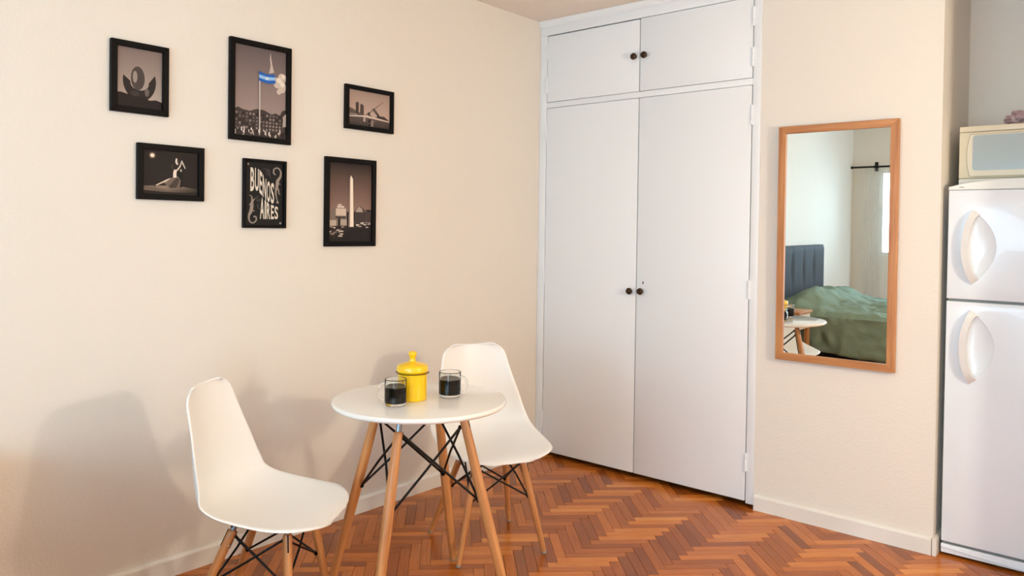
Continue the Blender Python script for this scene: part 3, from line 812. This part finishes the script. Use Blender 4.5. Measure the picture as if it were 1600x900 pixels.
# ------------------------------------------------------------------ fridge
FX0, FX1, FY, FZT = 2.183, 2.745, .022, 1.541
fr = empty('fridge', ((FX0 + FX1) / 2, FY, 0), label='white two-door fridge with curved handles in the alcove', cat='fridge')
ox = (FX0 + FX1) / 2; HWID = (FX1 - FX0) / 2
box('body', (-HWID + .004, HWID - .004, .052, .50, .05, FZT - .002), 'fridge', fr, .004)
def fridge_door(z0, z1, hz0, hz1, label):
    """door slab whose front has a lens-shaped hand recess next to the bow handle"""
    hx0, hxl, hxr = 2.268 - ox, 2.240 - ox, 2.360 - ox; zc, hh = (hz0 + hz1) / 2, (hz1 - hz0) / 2
    bm = bmesh.new()
    e = .006; x0, x1 = -HWID, HWID
    n = 16
    lens = []
    ts = np.linspace(-1, 1, n + 1)
    for t in ts: lens.append((hx0 + .012 + (hxr - hx0 - .012) * (1 - t * t) ** .9, zc + t * hh * .93))       # right bulge, upwards
    for t in ts[::-1][1:-1]: lens.append((hx0 + .012 - .030 * (1 - t * t), zc + t * hh * .93))                # left side, downwards
    lv = [bm.verts.new((x, 0, z)) for x, z in lens]
    rect = [(x0 + e, z0 + e), (x1 - e, z0 + e), (x1 - e, z1 - e), (x0 + e, z1 - e)]
    rv = [bm.verts.new((x, 0, z)) for x, z in rect]
    es = [bm.edges.new((lv[k], lv[(k + 1) % len(lv)])) for k in range(len(lv))] + [bm.edges.new((rv[k], rv[(k + 1) % 4])) for k in range(4)]
    bmesh.ops.triangle_fill(bm, edges=es, use_beauty=True, use_dissolve=False)
    for f in [f for f in bm.faces if all(v in lv for v in f.verts)]: bm.faces.remove(f)
    # scooped recess
    cx, cz = hx0 + .035, zc; prev = lv
    for s, dep in ((.985, .003), (.93, .005), (.8, .0085), (.6, .012), (.35, .0145)):
        ring = [bm.verts.new((cx + (x - cx) * s, dep, cz + (z - cz) * s)) for x, z in lens]
        for k in range(len(lv)): bm.faces.new((prev[k], prev[(k + 1) % len(lv)], ring[(k + 1) % len(lv)], ring[k]))
        prev = ring
    bm.faces.new(prev)
    # rounded rim and sides
    pr = rv
    for y, k in ((.0018, 1 - .7), (.006, 0), (.050, 0)):
        ring = [bm.verts.new((x + (-1 if x > 0 else 1) * -(e - e * k), y, z + (1 if q > 1 else -1) * (e - e * k))) for q, (x, z) in enumerate(rect)]
        for k_ in range(4): bm.faces.new((pr[k_], pr[(k_ + 1) % 4], ring[(k_ + 1) % 4], ring[k_]))
        pr = ring
    bm.faces.new(pr)
    d = link('door', bm_mesh('door', bm, True, 25), 'fridge', fr); d['label'] = label
    # bow handle: flat band standing off the door
    bm = bmesh.new(); rows = []
    for t in np.linspace(-1, 1, 21):
        x = hx0 + .006 - .036 * (1 - t * t); z = zc + t * hh; st = -.026 * (1 - abs(t) ** 6) - .006
        wd = .024 + .004 * abs(t)
        sk = .010 * t * abs(t) ** 6
        rows.append([bm.verts.new(v) for v in ((x, .001, z), (x, st, z), (x + wd, st - .004, z - sk * 2.2), (x + wd, .001, z - sk * 2.2))])
    for a, b in zip(rows, rows[1:]):
        for k in range(4): bm.faces.new((a[k], a[(k + 1) % 4], b[(k + 1) % 4], b[k]))
    bm.faces.new(rows[0]); bm.faces.new(rows[-1])
    bmesh.ops.bevel(bm, geom=[e_2 for e_2 in bm.edges if len(e_2.link_faces) == 2 and e_2.calc_face_angle(0) > .6], offset=.0015, segments=2, affect='EDGES')
    link('handle', bm_mesh('handle', bm, True, 35), 'handle', d)
    return d
fridge_door(1.086, FZT - .001, 1.150, 1.459, 'freezer door')
fridge_door(.062, 1.076, .738, 1.045, 'tall lower door')
box('gasket', (-HWID + .006, HWID - .006, .012, .052, 1.0765, 1.0855), 'gasket', fr)
box('gasket', (-HWID + .006, HWID - .006, .014, .052, .052, .0615), 'gasket', fr)
# arched top cap
bm = bmesh.new(); n = 20
arc = lambda x: FZT + .012 + .030 * max(0, 1 - (x / HWID) ** 2) ** .85
pts = [Vector((-HWID, 0, FZT)), Vector((HWID, 0, FZT))] + [Vector((x, 0, arc(x))) for x in np.linspace(HWID, -HWID, n)]
add_prism(bm, [p + Vector((0, -.002, 0)) for p in pts], (0, .052, 0))
bmesh.ops.bevel(bm, geom=[e for e in bm.edges if abs(e.verts[0].co.y - e.verts[1].co.y) < 1e-5 and e.verts[0].co.y < 0], offset=.003, segments=2, affect='EDGES')
cap = link('top_cap', bm_mesh('top_cap', bm, True, 30), 'fridge_trim', fr)
box('badge', (2.222 - ox, 2.240 - ox, -.0026, -.0018, 1.549, 1.5535), 'badge', cap)
# kick plate with a sweeping crease
bm = bmesh.new(); cols = []
for x in np.linspace(-HWID, HWID, 25):
    u = (x + HWID) / (2 * HWID); zc = .034 - .020 * math.sin(min(1, u / .8) * PI / 2)
    cols.append([bm.verts.new(v) for v in ((x, .006, .050), (x, .002, .047), (x, .001, zc + .003), (x, .007, zc), (x, .008, .013), (x, .030, .012), (x, .030, .050))])
for a, b in zip(cols, cols[1:]):
    for k in range(7): bm.faces.new((a[k], a[(k + 1) % 7], b[(k + 1) % 7], b[k]))
bm.faces.new(cols[0]); bm.faces.new(cols[-1])
link('kick_plate', bm_mesh('kick_plate', bm, True, 30), 'fridge', fr)
for sx in (-1, 1):
    for yy in (.09, .44):
        lathe('foot', [(0, 0), (.018, 0), (.018, .01), (.010, .014), (.010, .055), (0, .055)], 'gasket', fr, 14, (sx * (HWID - .06), yy, 0))

# ------------------------------------------------------------------ microwave on the fridge
MWX0, MWX1, MWY, MZB, MZT = 2.203, 2.672, .105, FZT, 1.812
mwv = empty('microwave', ((MWX0 + MWX1) / 2, MWY, MZB), label='cream microwave oven standing on top of the fridge', cat='microwave')
mo = (MWX0 + MWX1) / 2; mh2 = (MWX1 - MWX0) / 2; mhh = MZT - MZB
box('body', (-mh2, mh2, .014, .34, .010, mhh), 'cream', mwv, .006)
boxes('foot', [(-mh2 + .03, -mh2 + .06, .04, .07, -.001, .012)], 'gasket', mwv)
boxes('foot', [(mh2 - .06, mh2 - .03, .04, .07, -.001, .012)], 'gasket', mwv)
boxes('foot', [(-mh2 + .03, -mh2 + .06, .27, .30, -.001, .012)], 'gasket', mwv)
boxes('foot', [(mh2 - .06, mh2 - .03, .27, .30, -.001, .012)], 'gasket', mwv)
box('front_panel', (-mh2, mh2, 0, .0135, .052, mhh - .026), 'cream', mwv, .003)
box('top_trim', (-mh2, mh2, .001, .0135, mhh - .024, mhh), 'cream', mwv, .003)
box('base_trim', (-mh2, mh2, .001, .0135, .012, .050), 'fridge_trim', mwv, .003)
zl, zh = .060, mhh - .036; xl, xr2 = 2.233 - mo, mh2 - .110
def door_outline(k):
    o = []
    for t in np.linspace(-1, 1, 15): o.append((xl + k - .012 * (1 - t * t) + .012, (zl + zh) / 2 + t * (zh - zl - 2 * k) / 2))
    return o + [(xr2 - k, zh - k), (xr2 - k, zl + k)]
bm = bmesh.new(); add_prism(bm, [Vector((x, -.0008, z)) for x, z in door_outline(-.0024)], (0, .002, 0))
link('door_seam_shade', bm_mesh('door_seam_shade', bm), 'cream_line', mwv)  # darker strip drawn as the shade around the door
bm = bmesh.new(); add_prism(bm, [Vector((x, -.004, z)) for x, z in door_outline(0)], (0, .005, 0))
dmw = link('door', bm_mesh('door', bm), 'cream', mwv)
def rrect(x0, x1, z0, z1, r, n=6):
    o = []
    for cx, cz, a0 in ((x1 - r, z1 - r, 0), (x0 + r, z1 - r, 90), (x0 + r, z0 + r, 180), (x1 - r, z0 + r, 270)):
        for k in range(n + 1): a = R(a0 + 90 * k / n); o.append((cx + r * math.cos(a), cz + r * math.sin(a)))
    return o
bm = bmesh.new(); add_prism(bm, [Vector((x, -.0052, z)) for x, z in rrect(2.2535 - mo, xr2 - .022, 1.625 - MZB, 1.7725 - MZB, .012)], (0, .004, 0))
link('door_window', bm_mesh('door_window', bm), 'mwglass', dmw)
box('control_panel', (xr2 + .012, mh2 - .008, -.003, .002, zl, zh), 'fridge_trim', mwv, .002)

# crumpled cloth lying on the microwave
bm = bmesh.new(); res = bmesh.ops.create_icosphere(bm, subdivisions=5, radius=1.0)
for v in bm.verts:
    p = v.co.copy(); nn = noise.noise(p * 1.7 + Vector((3, 1, 7))) * .35 + abs(noise.noise(p * 3.6)) * .38 + noise.noise(p * 8) * .07
    s = 1 - .15 + nn
    v.co = Vector((p.x * .088 * s, p.y * .075 * s, max(0, .030 + p.z * .038 * s)))
cb = link('cloth_bundle', bm_mesh('cloth_bundle', bm, True, 80), 'cloth'); cb.location = (2.437, .23, MZT + .0005)
tag(cb, 'crumpled mauve cloth lying on top of the microwave', 'cloth')

# ------------------------------------------------------------------ the sleeping corner seen in the mirror
BY0, BY1, BX1, BZ = -5.08, -3.42, 2.02, .60
bed = empty('bed', (.0, (BY0 + BY1) / 2, 0), label='double bed with a rumpled sage green duvet and dark headboard, seen in the mirror', cat='bed')
yo = (BY0 + BY1) / 2; bw = (BY1 - BY0) / 2
box('base', (.10, BX1 - .04, -bw + .04, bw - .04, .04, .30), 'bedbase', bed, .01)
box('mattress', (.10, BX1 - .02, -bw + .03, bw - .03, .30, .54), 'mattress', bed, .04, 4)
for x, y in ((.16, -bw + .1), (.16, bw - .1), (BX1 - .14, -bw + .1), (BX1 - .14, bw - .1)):
    box('bed_foot', (x - .03, x + .03, y - .03, y + .03, 0, .04), 'bedbase', bed)
# tufted headboard
bm = bmesh.new(); NY, NZ = 56, 36; g = []
for i in range(NZ + 1):
    row = []
    for j in range(NY + 1):
        y = -bw + 2 * bw * j / NY; z = .25 + .93 * i / NZ
        ed = min(1, (bw - abs(y)) / .05, (1.18 - z) / .05); pad = .022 * math.sqrt(max(0, ed))
        for ty in (-.46, -.16, .16, .46):
            d = abs(y - ty); zz = (z - .95) / .17
            pad -= .026 * math.exp(-(d / .022) ** 2) * math.exp(-zz * zz)
        row.append(bm.verts.new((.06 + pad, y, z)))
    g.append(row)
for i in range(NZ):
    for j in range(NY): bm.faces.new((g[i][j], g[i][j + 1], g[i + 1][j + 1], g[i + 1][j]))
bk = [[bm.verts.new((.004, v.co.y, v.co.z)) for v in row] for row in (g[0], g[-1])]
for j in range(NY):
    bm.faces.new((g[0][j + 1], g[0][j], bk[0][j], bk[0][j + 1])); bm.faces.new((g[-1][j], g[-1][j + 1], bk[1][j + 1], bk[1][j])); bm.faces.new((bk[0][j], bk[0][j + 1], bk[1][j + 1], bk[1][j]))
for j in (0, NY): bm.faces.new([g[i][j] for i in range(NZ + 1)] + [bk[1][j], bk[0][j]])
link('headboard', bm_mesh('headboard', bm, True, 50), 'navy', bed)
# duvet draped over mattress and pillows
bm = bmesh.new(); NX, NT = 96, 84; g = []
hang = .33; prof_len = 2 * bw + .08 + 2 * hang
for i in range(NX + 1):
    row = []
    for j in range(NT + 1):
        x = .10 + (BX1 + .03 - .10) * i / NX; s = j / NT * prof_len
        W2 = bw + .04
        if s < hang: y, z, side = -W2, .60 - (hang - s), -1
        elif s > hang + 2 * W2: y, z, side = W2, .60 - (s - hang - 2 * W2), 1
        else: y, z, side = -W2 + (s - hang), .60, 0
        r_ = .07
        if side == 0:
            ex = max(0, abs(y) - (W2 - r_)); z -= r_ - math.sqrt(max(0, r_ * r_ - ex * ex)) if ex > 0 else 0
            hump = .15 * math.exp(-((x - .34) / .22) ** 2) * (1 - (abs(y) / W2) ** 4)
            z += hump + .05 * math.exp(-((x - .85) / .30) ** 2 - ((y - .25) / .35) ** 2)
        q = Vector((x * 2.2, s * 2.2, .3)); q2 = Vector((x * 5.5 + 4, s * 4.2, 1.7))
        wr = .034 * noise.noise(q) + .030 * (1 - abs(noise.noise(q2)) * 2.4) * .6 + .016 * (1 - 2.6 * abs(noise.noise(Vector((x * 9 + 2, s * 11 + 5, .9)))))
        quilt = .010 * (abs(math.sin(x * PI / .30)) ** .45 + abs(math.sin((s - hang) * PI / .30)) ** .45)
        dsp = wr + quilt - .012
        if side == 0: z += dsp
        else:
            y += side * (dsp + .05 * (.60 - z)); z += .03 * math.sin(x * 3.1 + 1) * (.60 - z) / hang
        row.append(bm.verts.new((x, y, z)))
    g.append(row)
for i in range(NX):
    for j in range(NT): bm.faces.new((g[i][j], g[i][j + 1], g[i + 1][j + 1], g[i + 1][j]))
dv = link('duvet', bm_mesh('duvet', bm, True, 80), 'duvet', bed); dv['label'] = 'rumpled sage green quilted duvet'
sm = dv.modifiers.new('thickness', 'SOLIDIFY'); sm.thickness = .012; sm.offset = -1

ns = empty('nightstand', (.30, -3.165, 0), label='small pale nightstand between the bed and the round table, seen in the mirror', cat='nightstand')
box('top', (-.24, .24, -.16, .16, .620, .645), 'beech_h', ns, .003)
box('drawer_case', (-.225, .225, -.145, .145, .49, .619), 'night', ns, .002)
for sx in (-1, 1):
    for sy in (-1, 1): box('leg', (sx * .205 - .018, sx * .205 + .018, sy * .125 - .018, sy * .125 + .018, 0, .489), 'beech_v', ns, .002)

rod = empty('curtain_rod', (1.3, YF + .08, 2.09), label='black curtain rod above the bedroom window, seen in the mirror', cat='curtain rod')
tube('pole', [(-1.29, 0, 0), (1.4, 0, 0)], .011, 'rod', rod, 12)
for x in (-1.03, 1.15):
    boxes('bracket', [(x - .018, x + .018, -.079, -.068, -.05, .06), (x - .010, x + .010, -.068, .014, -.014, .014)], 'rod', rod)
for x in (-1.295, 1.405): lathe('finial', [(0, -.02), (.014, -.018), (.016, 0), (.014, .018), (0, .02)], 'rod', rod, 14, (x, 0, 0)).rotation_euler = (0, R(90), 0)
def curtain(x0, x1, label):
    bm = bmesh.new(); g = []; n = 90
    for k in range(n + 1):
        x = x0 + (x1 - x0) * k / n; y = YF + .08 + .022 * math.sin(k * 2 * PI / 9) + .006 * math.sin(k * 1.3)
        g.append([bm.verts.new((x + .006 * math.sin(z * 4 + k * .2), y + .012 * math.sin(k * .7) * (2.13 - z) * .3, z)) for z in np.linspace(.12, 2.071, 12)])
    for a, b in zip(g, g[1:]):
        for q in range(11): bm.faces.new((a[q], b[q], b[q + 1], a[q + 1]))
    o = link('sheer_curtain', bm_mesh('sheer_curtain', bm, True, 80), 'sheer'); tag(o, label, 'curtain', 'sheer bedroom curtains')
curtain(.16, .40, 'white sheer curtain drawn to the corner side of the bedroom window')
curtain(2.25, 2.65, 'white sheer curtain drawn to the far side of the bedroom window')
